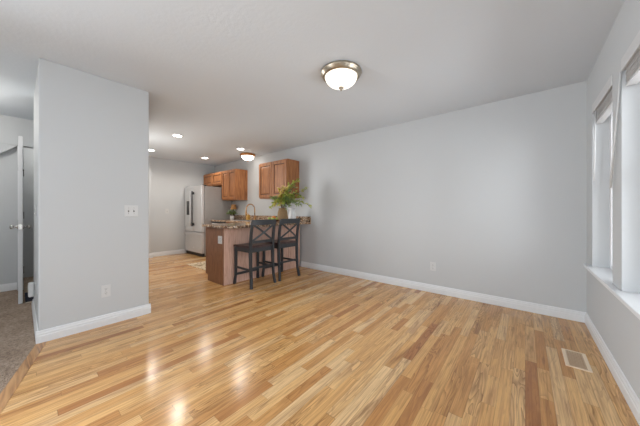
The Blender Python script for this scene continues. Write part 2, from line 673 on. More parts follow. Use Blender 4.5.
# continuous sill
sl = MB()
sl.box(XR - 0.042, XR, -0.45, 3.49, WZ0 - 0.012, WZ0 + 0.014, 0.004)
for y0, y1 in OPEN:
    sl.box(XR - 0.004, XR + 0.105, y0 + 0.001, y1 - 0.001, WZ0, WZ0 + 0.014)
struct(sl.build('trim_3', M['trim']), 'continuous white window sill', 'sill')


def skirting(name, segs, label):
    """segs: (p, q, normal) on the floor; profile 0.1 high with an ogee step"""
    prof = [(0, 0), (0.016, 0), (0.016, 0.058), (0.013, 0.064), (0.013, 0.078), (0.009, 0.086), (0.007, 0.100), (0, 0.104)]
    m = MB()
    for p, q, nn in segs:
        n = len(prof)
        vs = [(p[0] + nn[0] * d, p[1] + nn[1] * d, z) for d, z in prof] + [(q[0] + nn[0] * d, q[1] + nn[1] * d, z) for d, z in prof]
        f = [tuple(range(n)), tuple(range(2 * n - 1, n - 1, -1))] + [(i, (i + 1) % n, (i + 1) % n + n, i + n) for i in range(n)]
        m._add(vs, f)
    return struct(m.build(name, M['trim']), label, 'baseboard')


skirting('baseboard_back', [((XR, YB), (-3.5, YB), (0, -1))], 'white baseboard along the long back wall')
skirting('baseboard_right', [((XR, YB), (XR, YFRONT), (-1, 0))], 'white baseboard under the windows')
skirting('baseboard_left', [((PX1, PY0 - 0.016), (PX1, PY1 + 0.016), (1, 0)), ((PX0, PY0), (PX1, PY0), (0, -1)),
                            ((PX0, PY1), (PX1, PY1), (0, 1))], 'white baseboard round the left wall block')
skirting('baseboard_far', [((XF, 2.02), (XF, 2.80), (1, 0)), ((XF + 0.09, 1.4), (XF + 0.09, 2.036), (1, 0))],
         'white baseboard on the far kitchen wall')
skirting('baseboard_hall', [((XH - T, -0.95), (XH - T, -0.03), (1, 0))], 'white baseboard behind the open door')

# ================================================================== DOOR in the hall, standing open edge-on
dr = thing('door_1', 'white hall door standing open edge on', 'door', (XH + 0.03, 0.002, 0))
dr['kind'] = 'structure'
DW = 0.80
dm = MB().box(0.0, DW, -0.0175, 0.0175, 0.012, 2.025, 0.002)
for s_ in (-1, 1):                      # raised panel mouldings on both faces
    for (xa, xb) in ((0.11, 0.36), (0.45, 0.70)):
        for (za, zb) in ((0.2, 0.85), (1.02, 1.62), (1.72, 1.92)):
            yy = s_ * 0.0175
            dm.box(xa, xb, min(yy, yy + s_ * 0.004), max(yy, yy + s_ * 0.004), za, zb, 0.003)
dm.build('door_slab', M['door'], dr)
for s_ in (-1, 1):
    kn = MB()
    y0 = s_ * 0.0175
    kn.lathe([(0, 0), (0.030, 0), (0.030, s_ * 0.006), (0.012, s_ * 0.012), (0.011, s_ * 0.030), (0.020, s_ * 0.036), (0.027, s_ * 0.048),
              (0.026, s_ * 0.058), (0.016, s_ * 0.066), (0, s_ * 0.068)], (DW - 0.065, y0, 0.935), 24, 'Y')
    kn.build('door_knob', M['nickel'], dr)
MB().box(DW - 0.0005, DW + 0.0015, -0.012, 0.012, 0.905, 0.965, 0.0).build('latch_plate', M['nickel'], dr)
for z in (0.25, 1.02, 1.62):
    hg = MB()
    hg.box(0.008, 0.05, 0.0176, 0.0200, z, z + 0.09)
    hg.tube([(0.0, 0.026, z - 0.004), (0.0, 0.026, z + 0.094)], 0.008, 10)
    hg.build('hinge', M['hinge'], dr)

# small navy mat in front of the doorway
mt = thing('doormat', 'small navy mat with pale edge on the carpet behind the open door', 'mat', (-4.97, 0.075, 0.003))
M['navy'] = plain('navy_pile', srgb(40, 44, 62), 0.95, 0, 0.3, 160)
M['beige'] = plain('beige_binding', srgb(196, 182, 164), 0.8)
MB().box(-0.28, 0.28, -0.035, 0.30, 0, 0.012, 0.004).build('pile', M['navy'], mt)
for x in (0.28, -0.305):
    MB().box(x, x + 0.025, -0.035, 0.30, 0, 0.011, 0.003).build('binding', M['beige'], mt)

# ================================================================== ELECTRICAL PLATES


def screw(m, x, z, y=-0.0062):
    m.lathe([(0, y - 0.001), (0.0032, y - 0.0008), (0.0035, y + 0.002)], (x, 0, z), 10, 'Y')


def outlet(label, loc, rz, group=None, gangs=1):
    """duplex receptacle; local -Y looks out of the wall"""
    t = thing('power_outlet', label, 'outlet', loc, rz, group)
    w = 0.036 + 0.023 * (gangs - 1)
    MB().box(-w, w, -0.006, 0.0, -0.059, 0.059, 0.0025).build('cover_plate', M['plastic'], t)
    for g in range(gangs):
        x = (g - (gangs - 1) / 2) * 0.046
        for dz in (-0.0205, 0.0205):
            r = MB()
            r.prism([(x + 0.0168 * math.cos(q), dz + 0.0145 * math.sin(q)) for q in [2 * PI * i / 20 for i in range(20)]], -0.0085, -0.004, 'XZ')
            rec = r.build('receptacle', M['plastic'], t)
            sl_ = MB().box(x - 0.0078, x - 0.005, -0.0092, -0.0084, dz - 0.001, dz + 0.008).box(x + 0.005, x + 0.0078, -0.0092, -0.0084, dz - 0.001, dz + 0.007)
            sl_.lathe([(0, -0.0092), (0.0030, -0.0092), (0.0030, -0.0084)], (x, 0, dz - 0.0075), 10, 'Y')
            sl_.build('slots', M['slot'], rec)
        s_ = MB()
        screw(s_, x, 0)
        s_.build('screw', M['nickel'], t)
    return t


def switch(label, loc, rz, gangs=2):
    t = thing('light_switch', label, 'switch', loc, rz)
    w = 0.036 + 0.023 * (gangs - 1)
    MB().box(-w, w, -0.006, 0.0, -0.059, 0.059, 0.0025).build('cover_plate', M['plastic'], t)
    for g in range(gangs):
        x = (g - (gangs - 1) / 2) * 0.046
        MB().box(x - 0.0055, x + 0.0055, -0.0066, -0.005, -0.0125, 0.0125).build('toggle_slot', M['slot'], t)
        MB().box(x - 0.004, x + 0.004, -0.018, -0.005, 0.000, 0.009, 0.0012,
                 mat=Matrix.Translation((0, 0, 0)) @ Matrix.Rotation(math.radians(-18), 4, 'X')).build('toggle', M['plastic'], t)
        for dz in (-0.030, 0.030):
            s_ = MB()
            screw(s_, x, dz)
            s_.build('screw', M['nickel'], t)
    return t


EAST, SOUTH = math.radians(90), 0.0     # plates looking towards +X / towards -Y
switch('white double toggle switch plate on the bright left wall block', (PX1, 0.745, 1.128), EAST, 2)
outlet('white outlet low on the bright left wall block', (PX1, 0.540, 0.335), EAST)
outlet('white outlet low on the long bare back wall', (-0.982, YB, 0.358), SOUTH)
switch('small white switch plate on the far kitchen wall beside the refrigerator', (XF, 2.38, 1.12), EAST, 1)
switch('white switch plate on the narrow shaded side of the left wall block', (-3.72, PY0, 1.13), SOUTH, 1)
outlet('white outlet behind the plug-in device on the left wall block', (-3.74, PY0, 0.37), SOUTH)
pg = thing('plug_in_device', 'white plug-in device on the shaded side of the left wall block', 'plug-in device', (-3.74, PY0 - 0.0095, 0.355))
MB().box(-0.030, 0.030, -0.042, 0.0, -0.07, 0.07, 0.012, 3).build('housing', M['plastic'], pg)
vt = MB()
for i in range(6):
    vt.box(-0.022, 0.022, -0.0435, -0.0415, 0.0 + i * 0.008, 0.004 + i * 0.008)
vt.build('vent_slots', M['slats'], pg)

# floor register
vg = thing('floor_vent', 'cream metal floor register near the right wall', 'vent', (0.296, 2.682, 0.0))
M['cream'] = plain('cream_enamel', srgb(236, 214, 186), 0.4, 0, 0.02)
M['tan'] = plain('tan_grille', srgb(196, 168, 138), 0.5, 0, 0.03)
fr = MB()
vx, vy = 0.068, 0.145
fr.box(-vx, -vx + 0.022, -vy, vy, 0, 0.006, 0.0015).box(vx - 0.022, vx, -vy, vy, 0, 0.006, 0.0015)
fr.box(-vx + 0.022, vx - 0.022, -vy, -vy + 0.014, 0, 0.006, 0.0015).box(-vx + 0.022, vx - 0.022, vy - 0.014, vy, 0, 0.006, 0.0015)
fr.build('frame', M['cream'], vg)
gr = MB()
for i in range(7):
    x = -0.042 + i * 0.014
    gr.box(x - 0.0045, x + 0.0045, -vy + 0.013, vy - 0.013, 0.001, 0.005)
for i in range(17):
    y = -0.128 + i * 0.016
    gr.box(-0.047, 0.047, y - 0.004, y + 0.004, 0.001, 0.0045)
gr.build('grille', M['tan'], vg)
MB().box(-0.047, 0.047, -0.132, 0.132, 0.0003, 0.0010).build('duct_opening', plain('duct_shadow_metal', srgb(120, 98, 78), 0.7), vg)

# ================================================================== BLINDS


def blind(label, y0, y1):
    t = thing('window_blind', label, 'blind', (XR, (y0 + y1) / 2, WZ1 - 0.085))
    hw_ = (y1 - y0) / 2 - 0.006
    MB().box(-0.004, 0.010, -hw_, hw_, 0.004, 0.082, 0.003).build('valance', M['slats'], t)
    MB().box(0.014, 0.060, -hw_ + 0.005, hw_ - 0.005, 0.030, 0.078, 0.003).build('headrail', M['slats'], t)
    s_ = MB()
    n = 17
    for i in range(n):
        z = 0.022 - i * 0.0062
        tilt = math.radians(random.uniform(-7, 7))
        mt_ = Matrix.Translation((0.037 + random.uniform(-0.003, 0.003), 0, z)) @ Matrix.Rotation(tilt, 4, 'Y')
        s_.box(-0.024, 0.024, -hw_ + 0.010, hw_ - 0.010, -0.0013, 0.0013, mat=mt_)
    s_.build('slats', M['slats'], t)
    MB().box(0.012, 0.062, -hw_ + 0.008, hw_ - 0.008, -0.101, -0.088, 0.003).build('bottom_rail', M['slats'], t)
    return t


ba = blind('raised white blind at the top of the window nearest the corner', *OPEN[0])
bb = blind('raised white blind at the top of the window by the photo edge', *OPEN[1])
MB().tube([(0.004, 0.235, 0.02), (0.000, 0.262, -0.62)], 0.0045, 10).build('wand', M['plastic'], ba)
MB().tube([(-0.006, 0.325, 0.0), (-0.020, 0.490, -0.73)], 0.0055, 10).build('wand', M['plastic'], bb)
bc = blind('raised white blind over the wide window beside the viewer', *OPEN[2])

# ================================================================== CEILING LIGHTS


def flush_light(label, x, y, r, rim_mat, bowl_mat):
    t = thing('flush_ceiling_light', label, 'ceiling light', (x, y, H))
    MB().lathe([(0, 0), (r * 0.80, 0), (r * 0.97, -0.006), (r, -0.018), (r * 0.985, -0.026), (r * 0.93, -0.036), (r * 0.90, -0.052), (r * 0.84, -0.058), (r * 0.79, -0.056), (r * 0.78, -0.045)],
               seg=56).build('rim', rim_mat, t)
    R = r * 0.775
    prof = [(R * 0.98, -0.050)] + [(R * math.cos(a), -0.052 - 0.098 * math.sin(a)) for a in [PI / 2 * i / 12 for i in range(13)]]
    MB().lathe(prof, seg=48).build('glass_bowl', bowl_mat, t)
    MB().lathe([(0.0, -0.147), (0.016, -0.147), (0.026, -0.152), (0.024, -0.160), (0.012, -0.166), (0.011, -0.173), (0.006, -0.182), (0, -0.185)], seg=20).build('finial', rim_mat, t)
    return t


flush_light('pewter rimmed dome light nearest the viewer on the living room ceiling', -1.335, 1.925, 0.193, M['pewter'], M['bowl'])
flush_light('copper rimmed dome light over the kitchen counter', -4.95, 3.36, 0.178, M['copper_rim'], M['bowl_kitchen'])

cans = [(-4.679, 1.751, 'round recessed downlight nearest the viewer, left of the kitchen'), (-6.239, 1.80, 'round recessed downlight beside the edge of the left wall block'),
        (-6.132, 2.928, 'round recessed downlight above the refrigerator'), (-4.657, 2.981, 'round recessed downlight next to the kitchen dome light')]
c0 = None
for x, y, lb in cans:
    if c0 is None:
        c0 = thing('recessed_downlight', lb, 'downlight', (x, y, H), 0, 'recessed downlights')
        MB().lathe([(0.068, -0.001), (0.070, -0.005), (0.078, -0.006), (0.088, -0.003), (0.090, 0)], seg=32).build('trim_ring', M['trim'], c0)
        MB().lathe([(0, -0.0035), (0.066, -0.003), (0.069, 0)], seg=32).build('lens', M['led'], c0)
        o = c0
    else:
        o = copy_tree(c0)
        o.location = (x, y, H)
        o['label'] = lb
    d = bpy.data.lights.new('downlight_beam', 'SPOT')
    d.energy = 29
    d.color = (1.0, 0.93, 0.84)
    d.spot_size = math.radians(160)
    d.spot_blend = 0.6
    d.shadow_soft_size = 0.06
    lo = bpy.data.objects.new('downlight_beam', d)
    lo.location = (x, y, H - 0.02)
    C.objects.link(lo)

# ================================================================== KITCHEN


def panel_door(w, h, mat, parent, loc, rz=0.0, frame=0.055, th=0.022, groove_shade=True):
    """raised panel door, front towards -Y, origin lower left; glazed groove and field are its pieces"""
    m = MB()
    m.box(0, frame, -th, 0, 0, h, 0.003)
    m.box(w - frame, w, -th, 0, 0, h, 0.003)
    m.box(frame - 0.001, w - frame + 0.001, -th, 0, 0, frame, 0.003)
    m.box(frame - 0.001, w - frame + 0.001, -th, 0, h - frame, h, 0.003)
    d = m.build('door', mat, parent, loc)
    d.rotation_euler = (0, 0, rz)
    MB().box(frame - 0.002, w - frame + 0.002, -0.010, -0.001, frame - 0.002, h - frame + 0.002).build('groove', M['glaze'] if groove_shade else mat, d)
    a = frame + 0.014
    if w - 2 * a > 0.03 and h - 2 * a > 0.03:
        x0, x1, z0, z1 = a, w - a, a, h - a
        i = 0.018
        r = MB()
        yb, yt = -0.010, -th + 0.004
        v = [(x0, yb, z0), (x1, yb, z0), (x1, yb, z1), (x0, yb, z1),
             (x0 + i, yt, z0 + i), (x1 - i, yt, z0 + i), (x1 - i, yt, z1 - i), (x0 + i, yt, z1 - i)]
        r._add(v, [(4, 5, 6, 7), (0, 1, 5, 4), (1, 2, 6, 5), (2, 3, 7, 6), (3, 0, 4, 7), (0, 3, 2, 1)])
        r.build('raised_panel', mat, d)
    return d


def wall_cabinet(name, label, x0, x1, z0, z1, doors, depth=0.33):
    t = thing(name, label, 'cabinet', (x0, YB - 0.001, z0))
    w, h = x1 - x0, z1 - z0
    body = MB().box(0, w, -depth, 0, 0, h, 0.003)
    body.build('carcass', M['cab'], t)
    dw = w / doors
    for i in range(doors):
        panel_door(dw - 0.014, h - 0.05, M['cab'], t, (i * dw + 0.007, -depth - 0.001, 0.028))
    for i in range(1, doors):
        MB().box(i * dw - 0.0065, i * dw + 0.0065, -depth - 0.003, -depth + 0.001, 0.02, h - 0.02).build('door_reveal', M['glaze'], t)
    return t


wall_cabinet('wall_cabinet', 'two door wood wall cabinet nearest the viewer, behind the leafy branches', -4.44, -3.56, 1.385, 2.145, 2)
wall_cabinet('wall_cabinet', 'tall two door wood wall cabinet right of the refrigerator', -5.985, -5.37, 1.395, 2.145, 2)
wall_cabinet('wall_cabinet', 'short two door wood wall cabinet above the refrigerator', -6.98, -5.99, 1.80, 2.145, 2)

# refrigerator
fx0, fx1, fy = -6.985, -6.03, 2.80
fg = thing('refrigerator', 'stainless french door refrigerator with bottom freezer drawer', 'refrigerator', ((fx0 + fx1) / 2, fy, 0))
hw_ = (fx1 - fx0) / 2
MB().box(-hw_, hw_, 0.075, 0.80, 0.03, 1.735, 0.006).build('case', M['fridge_side'], fg)
for s_ in (-1, 1):
    a, b = (0.003, hw_) if s_ > 0 else (-hw_, -0.003)
    dd = MB().box(a, b, 0.0, 0.066, 0.605, 1.755, 0.010, 3).build('fridge_door', M['steel'], fg)
    hx = s_ * 0.06
    hn = MB()
    hn.box(hx - 0.018, hx + 0.018, -0.060, -0.038, 0.74, 1.62, 0.006)
    hn.box(hx - 0.014, hx + 0.014, -0.040, 0.002, 0.76, 0.82, 0.003)
    hn.box(hx - 0.014, hx + 0.014, -0.040, 0.002, 1.54, 1.60, 0.003)
    hn.build('handle', M['dark'] if s_ > 0 else M['steel'], dd)
    if s_ < 0:
        ds = MB().box(-0.37, -0.17, -0.004, 0.004, 1.02, 1.38, 0.003).build('dispenser', M['dark'], dd)
        MB().box(-0.35, -0.19, -0.006, -0.002, 1.24, 1.36, 0.001).build('control_panel', plain('grey_panel_glass', srgb(96, 98, 100), 0.2), ds)
fz = MB().box(-hw_, hw_, 0.0, 0.066, 0.085, 0.592, 0.010, 3).build('freezer_drawer', M['steel'], fg)
MB().sweep([(-0.42, 0.0, 0.545), (-0.41, -0.048, 0.545), (-0.38, -0.055, 0.545), (0.38, -0.055, 0.545), (0.41, -0.048, 0.545), (0.42, 0.0, 0.545)],
           (0.024, 0.018), 'rect').build('handle', M['steel'], fz)
MB().box(0.0, 0.07, -0.002, 0.001, 0.185, 0.215, 0.0008).build('badge', M['trim'], fz)
MB().box(-hw_ + 0.01, hw_ - 0.01, 0.03, 0.10, 0.005, 0.08).build('toe_grille', M['dark'], fg)
for x in (-hw_ + 0.05, hw_ - 0.05):
    MB().box(x - 0.045, x + 0.045, 0.01, 0.12, 1.736, 1.765, 0.006).build('hinge_cover', M['dark'], fg)
for y in (0.12, 0.74):
    for x in (-hw_ + 0.06, hw_ - 0.06):
        MB().lathe([(0, 0), (0.018, 0), (0.018, 0.032), (0, 0.032)], (x, y, 0), 12).build('foot', M['dark'], fg)

# base run along the back wall
CZ = 0.868     # top of the base cabinets
yF = 3.03


def base_cabinet(label, x0, x1, doors, drawer=True):
    t = thing('base_cabinet', label, 'cabinet', (x0, YB - 0.001, 0))
    w = x1 - x0
    d = YB - yF
    MB().box(0, w, -d, 0, 0.10, CZ, 0.002).box(0.0, w, -d + 0.07, 0, 0, 0.10).build('carcass', M['cab'], t)
    dw = w / doors
    for i in range(doors):
        panel_door(dw - 0.012, 0.56, M['cab'], t, (i * dw + 0.006, -d - 0.001, 0.125))
        if drawer:
            MB().box(0, dw - 0.012, -0.02, 0, 0, 0.13, 0.004).build('drawer', M['cab'], t, (i * dw + 0.006, -d - 0.001, 0.71))
    return t


base_cabinet('wood sink base cabinet right of the dishwasher', -5.33, -4.42, 2)
base_cabinet('wood corner base cabinet behind the peninsula', -4.418, -4.055, 1, False)
dwm = thing('dishwasher', 'stainless dishwasher beside the refrigerator', 'dishwasher', (-5.66, yF, 0))
MB().box(-0.30, 0.30, 0.03, 0.58, 0.09, 0.862).build('tub', M['dark'], dwm)
MB().box(-0.295, 0.295, -0.02, 0.03, 0.11, 0.77, 0.006).build('front_panel', M['steel'], dwm)
MB().box(-0.295, 0.295, -0.02, 0.03, 0.772, 0.86, 0.004).build('control_strip', M['dark'], dwm)
MB().sweep([(-0.24, -0.018, 0.815), (-0.235, -0.052, 0.815), (0.235, -0.052, 0.815), (0.24, -0.018, 0.815)], (0.03, 0.018), 'rect').build('handle', M['steel'], dwm)
MB().box(-0.29, 0.29, 0.05, 0.09, 0, 0.09).build('toe_kick', M['dark'], dwm)
MB().box(-5.985, -5.965, yF, YB - 0.001, 0, CZ, 0.001).build('filler', M['cab'], None).name = 'filler_panel'
tag(bpy.data.objects['filler_panel'], 'narrow wood end panel between the dishwasher and the refrigerator', 'panel')

# peninsula
IX0, IX1, IY0, IY1 = -4.05, -3.50, 1.945, 3.60
pn = thing('kitchen_peninsula', 'brown wood peninsula cabinet behind the bar stools', 'peninsula', ((IX0 + IX1) / 2, IY0, 0))
ox, oy = (IX0 + IX1) / 2, IY0
bd = MB()
hx = (IX1 - IX0) / 2
bd.box(-hx, hx - 0.004, 0.012, 1.08, 0.10, CZ)
bd.box(-hx + 0.07, hx - 0.02, 0.012, 1.655, 0, 0.10)
bd.box(-hx, hx - 0.02, 1.08, 1.655, 0.10, CZ)
bd.build('carcass', M['island'], pn)
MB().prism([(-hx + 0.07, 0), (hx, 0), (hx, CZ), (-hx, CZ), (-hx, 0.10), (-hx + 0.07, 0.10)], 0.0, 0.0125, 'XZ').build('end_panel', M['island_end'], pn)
MB().box(hx - 0.006, hx, 0.0125, 1.14, 0.0, CZ).build('back_panel', M['island'], pn)
# framed doors near the wall, facing the living room
for (ya, yb_) in ((1.145, 1.395), (1.400, 1.652)):
    panel_door(yb_ - ya - 0.004, CZ - 0.115, M['island'], pn, (hx - 0.0205, ya, 0.105), EAST, 0.05, groove_shade=False)
outlet('white outlet on the end of the wood peninsula', (-3.585, IY0, 0.685), SOUTH, None, 2)

# counter tops: one L of granite with its splash
ct = thing('countertop', 'brown speckled granite countertop with overhanging bar edge', 'countertop', (-3.5, 3.2, CZ + 0.001))


def rnd(cx, cy, r, a0, a1, n=6):
    return [(cx + r * math.cos(a0 + (a1 - a0) * i / n), cy + r * math.sin(a0 + (a1 - a0) * i / n)) for i in range(n + 1)]


CX, CY = -3.27, 1.90
out = [(-5.985, YB - 0.002), (-5.985, 3.0), (-4.11, 3.0)]
out += rnd(-4.11 + 0.03, CY + 0.03, 0.03, PI, 1.5 * PI) + rnd(CX - 0.16, CY + 0.16, 0.16, 1.5 * PI, 2 * PI, 8) + [(CX, YB - 0.002)]
out = [(x + 3.5, y - 3.2) for x, y in out]
MB().prism(out, 0, 0.040, 'XY', 0.006).build('slab', M['granite'], ct)
MB().box(-5.985 + 3.5, -3.24 + 3.5, YB - 0.022 - 3.2, YB - 0.002 - 3.2, 0.0405, 0.145, 0.003).box(
    -3.266 + 3.5, -3.24 + 3.5, YB - 0.022 - 3.2, YB - 0.002 - 3.2, -0.002, 0.0405, 0.002).build('backsplash', M['granite'], ct)
CT = CZ + 0.041

# sink and faucet
sk = thing('sink', 'shallow steel sink set into the countertop', 'sink', (-4.83, 3.24, CT))
MB().box(-0.34, 0.34, -0.19, -0.165, 0.0, 0.006, 0.002).box(-0.34, 0.34, 0.165, 0.19, 0.0, 0.006, 0.002).box(
    -0.34, -0.315, -0.165, 0.165, 0.0, 0.006, 0.002).box(0.315, 0.34, -0.165, 0.165, 0.0, 0.006, 0.002).build('rim', M['steel'], sk)
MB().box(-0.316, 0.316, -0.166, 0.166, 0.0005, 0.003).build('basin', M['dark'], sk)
fc = thing('kitchen_faucet', 'tall copper gooseneck faucet at the sink', 'faucet', (-4.865, 3.49, CT))
MB().lathe([(0, 0), (0.030, 0), (0.030, 0.008), (0.019, 0.018), (0.018, 0.10), (0.014, 0.11), (0, 0.112)], seg=24).build('base', M['gold'], fc)
pts = [(0, 0, 0.09), (0, 0, 0.20)] + [(0, -0.115 + 0.115 * math.cos(a), 0.245 + 0.125 * math.sin(a)) for a in [PI * i / 14 for i in range(15)]] + [(0, -0.230, 0.20)]
MB().tube(pts, 0.012, 14).build('spout', M['gold'], fc)
MB().lathe([(0, 0.115), (0.016, 0.115), (0.018, 0.14), (0.017, 0.19), (0.0125, 0.205), (0, 0.206)], (0, -0.230, 0), 20).build('spray_head', M['gold'], fc)
MB().tube([(0.016, 0, 0.06), (0.045, -0.0, 0.066), (0.085, 0, 0.095)], 0.007, 10).build('handle', M['gold'], fc)

sb = thing('soap_bottle', 'amber bottle on the counter under the faucet spout', 'bottle', (-4.95, 3.275, CT + 0.0065))
sb.location = (-5.06, 3.44, CT)
MB().box(-0.036, 0.036, -0.036, 0.036, 0, 0.125, 0.010, 3).build('body', M['soap'], sb)
MB().lathe([(0, 0.12), (0.014, 0.122), (0.014, 0.14), (0.006, 0.142), (0.006, 0.165), (0, 0.166)], seg=16).build('pump', M['gold'], sb)

# small lamp and small plant by the refrigerator
lp = thing('table_lamp', 'small lamp with tan shade on the counter beside the refrigerator', 'lamp', (-5.83, 3.53, CT))
M['shade'] = plain('tan_shade_fabric', srgb(190, 140, 88), 0.8, 0, 0.08, 90)
M['stem_dark'] = plain('dark_bronze', srgb(58, 46, 38), 0.4, 0.6)
MB().lathe([(0, 0), (0.05, 0), (0.05, 0.012), (0.014, 0.022), (0.012, 0.05), (0.024, 0.085), (0.026, 0.12), (0.012, 0.16), (0.007, 0.19), (0.007, 0.26), (0, 0.26)], seg=24).build('base', M['stem_dark'], lp)
MB().lathe([(0.078, 0.255), (0.052, 0.385), (0.049, 0.385), (0.075, 0.255), (0.078, 0.255)], seg=32).build('lamp_shade', M['shade'], lp)
MB().lathe([(0, 0.26), (0.012, 0.262), (0.020, 0.29), (0.018, 0.31), (0, 0.325)], seg=16).build('bulb', M['plastic'], lp)


def leaf_material(name, a, b, c):
    t = NT(name)
    n = t.noise(t.objc(), 9, 2)
    t.set(Base_Color=t.ramp(n, [(0.32, a), (0.5, b), (0.68, c)]), Roughness=0.5)
    t.b.inputs['Transmission Weight'].default_value = 0.0
    t.b.inputs['Subsurface Weight'].default_value = 0.0
    return t.m


M['leaf'] = leaf_material('fresh_leaf', srgb(128, 152, 58), srgb(172, 184, 82), srgb(208, 208, 110))
M['leaf_dark'] = leaf_material('cool_leaf', srgb(96, 122, 68), srgb(134, 156, 94), srgb(172, 184, 124))
M['leaf_yellow'] = leaf_material('yellow_leaf', srgb(172, 158, 66), srgb(208, 186, 92), srgb(228, 206, 128))
M['twig'] = plain('brown_twig', srgb(104, 84, 52), 0.7, 0, 0.15)


def leaf(m, p, d, n, L, Wd):
    d = d.normalized()
    sd = d.cross(n)
    if sd.length < 1e-4:
        sd = d.orthogonal()
    sd.normalize()
    n = sd.cross(d).normalized()
    v = [p, p + d * L * 0.35 + sd * Wd * 0.5 + n * L * 0.05, p + d * L * 0.75 + sd * Wd * 0.36 + n * L * 0.02, p + d * L - n * L * 0.10,
         p + d * L * 0.75 - sd * Wd * 0.36 + n * L * 0.02, p + d * L * 0.35 - sd * Wd * 0.5 + n * L * 0.05, p + d * L * 0.5 - n * L * 0.03]
    m._add(v, [(0, 1, 6), (1, 2, 6), (2, 3, 6), (3, 4, 6), (4, 5, 6), (5, 0, 6)], True)


def bez(p0, p1, p2, n=10):
    return [p0 * (1 - t) ** 2 + p1 * 2 * t * (1 - t) + p2 * t * t for t in [i / n for i in range(n + 1)]]


# potted plant
pp = thing('potted_plant', 'small bushy green plant in a white pot beside the lamp', 'plant', (-5.63, 3.365, CT))
MB().lathe([(0, 0), (0.042, 0), (0.047, 0.02), (0.052, 0.09), (0.054, 0.095), (0.048, 0.095), (0.044, 0.08), (0, 0.08)], seg=28).build('pot', M['trim'], pp)
lf = MB()
for i in range(230):
    a = random.uniform(0, 2 * PI)
    e = random.uniform(-0.1, 1.0)
    R = random.uniform(0.4, 1.0)
    p = Vector((math.cos(a) * 0.125 * R * math.cos(e * 1.1), math.sin(a) * 0.105 * R * math.cos(e * 1.1), 0.12 + 0.10 * max(e, -0.1) * R + 0.02))
    d = Vector((math.cos(a) + random.uniform(-.5, .5), math.sin(a) + random.uniform(-.5, .5), random.uniform(-0.3, 0.7)))
    leaf(lf, p, d, Vector((random.uniform(-.4, .4), random.uniform(-.4, .4), 1)), random.uniform(0.03, 0.05), random.uniform(0.018, 0.03))
lf.build('foliage', M['leaf_dark'], pp)
st = MB()
for i in range(7):
    a = i * 0.9
    st.tube([(0, 0, 0.075), (0.03 * math.cos(a), 0.03 * math.sin(a), 0.12), (0.07 * math.cos(a), 0.06 * math.sin(a), 0.16)], 0.003, 6)
st.build('stems', M['twig'], pp)

# white pitcher and woven vase with leafy branches
pt = thing('white_pitcher', 'white ceramic pitcher right of the brown vase on the counter', 'pitcher', (-3.478, 3.36, CT), math.radians(300))
MB().lathe([(0, 0), (0.058, 0), (0.068, 0.02), (0.076, 0.08), (0.070, 0.15), (0.056, 0.20), (0.056, 0.24), (0.066, 0.275), (0.061, 0.275), (0.050, 0.24), (0.050, 0.2), (0.064, 0.15), (0.068, 0.08), (0.06, 0.03), (0, 0.025)],
           seg=36).build('body', M['trim'], pt)
MB().sweep([(0.050, 0.0, 0.245), (0.085, 0.01, 0.25), (0.112, 0.015, 0.21), (0.110, 0.015, 0.15), (0.070, 0.005, 0.11)], (0.022, 0.012), 'rect', smooth=True).build('handle', M['trim'], pt)
MB().prism([(-0.030, 0.25), (-0.030, 0.278), (0.030, 0.278), (0.030, 0.25), (0, 0.235)], -0.078, -0.052, 'XZ', 0.004).build('spout', M['trim'], pt)


def weave():
    t = NT('brown_woven_fibre')
    v = t.n('ShaderNodeTexWave', wave_type='BANDS', bands_direction='Z')
    v.inputs['Scale'].default_value = 24
    v.inputs['Distortion'].default_value = 3
    t.l(t.objc(), v.inputs['Vector'])
    t.set(Base_Color=t.ramp(v.outputs['Fac'], [(0.2, srgb(104, 80, 54)), (0.8, srgb(176, 146, 104))]), Roughness=0.8)
    t.bump(v.outputs['Fac'], 0.5, 0.006)
    return t.m


M['weave'] = weave()
vs = thing('branch_vase', 'brown woven vase of long leafy branches on the counter', 'vase', (-3.43, 3.07, CT))
MB().lathe([(0, 0), (0.065, 0), (0.085, 0.03), (0.095, 0.11), (0.088, 0.19), (0.070, 0.25), (0.074, 0.27), (0.066, 0.27), (0.062, 0.25), (0.080, 0.18), (0.085, 0.11), (0.07, 0.04), (0, 0.03)],
           seg=36).build('body', M['weave'], vs)
# branch targets relative to the vase; u runs along the picture's width at the counter
ux = Vector((math.cos(math.radians(39.6)), math.sin(math.radians(39.6)), 0))
uy = Vector((-ux.y, ux.x, 0))
tips = [(0.46, 0.02, 0.335, 'leaf'), (0.42, -0.08, 0.60, 'leaf'), (0.27, 0.00, 0.76, 'leaf'), (0.22, -0.10, 0.64, 'leaf_dark'), (0.06, -0.10, 0.62, 'leaf_yellow'),
        (-0.05, -0.02, 0.58, 'leaf_yellow'), (-0.20, -0.05, 0.30, 'leaf'), (-0.16, -0.12, 0.44, 'leaf_dark'), (-0.06, -0.16, 0.34, 'leaf_yellow'), (0.12, -0.18, 0.50, 'leaf'),
        (0.30, -0.14, 0.34, 'leaf_dark'), (0.20, -0.16, 0.40, 'leaf_dark'), (0.26, -0.06, 0.52, 'leaf_dark'), (0.14, 0.04, 0.66, 'leaf'), (0.0, -0.2, 0.36, 'leaf'),
        (0.03, -0.06, 0.50, 'leaf_yellow'), (0.16, -0.04, 0.70, 'leaf'), (0.34, -0.04, 0.46, 'leaf'), (-0.12, -0.06, 0.37, 'leaf'), (0.10, -0.14, 0.32, 'leaf_dark')]
fol = {'leaf': MB(), 'leaf_dark': MB(), 'leaf_yellow': MB()}
tw = MB()
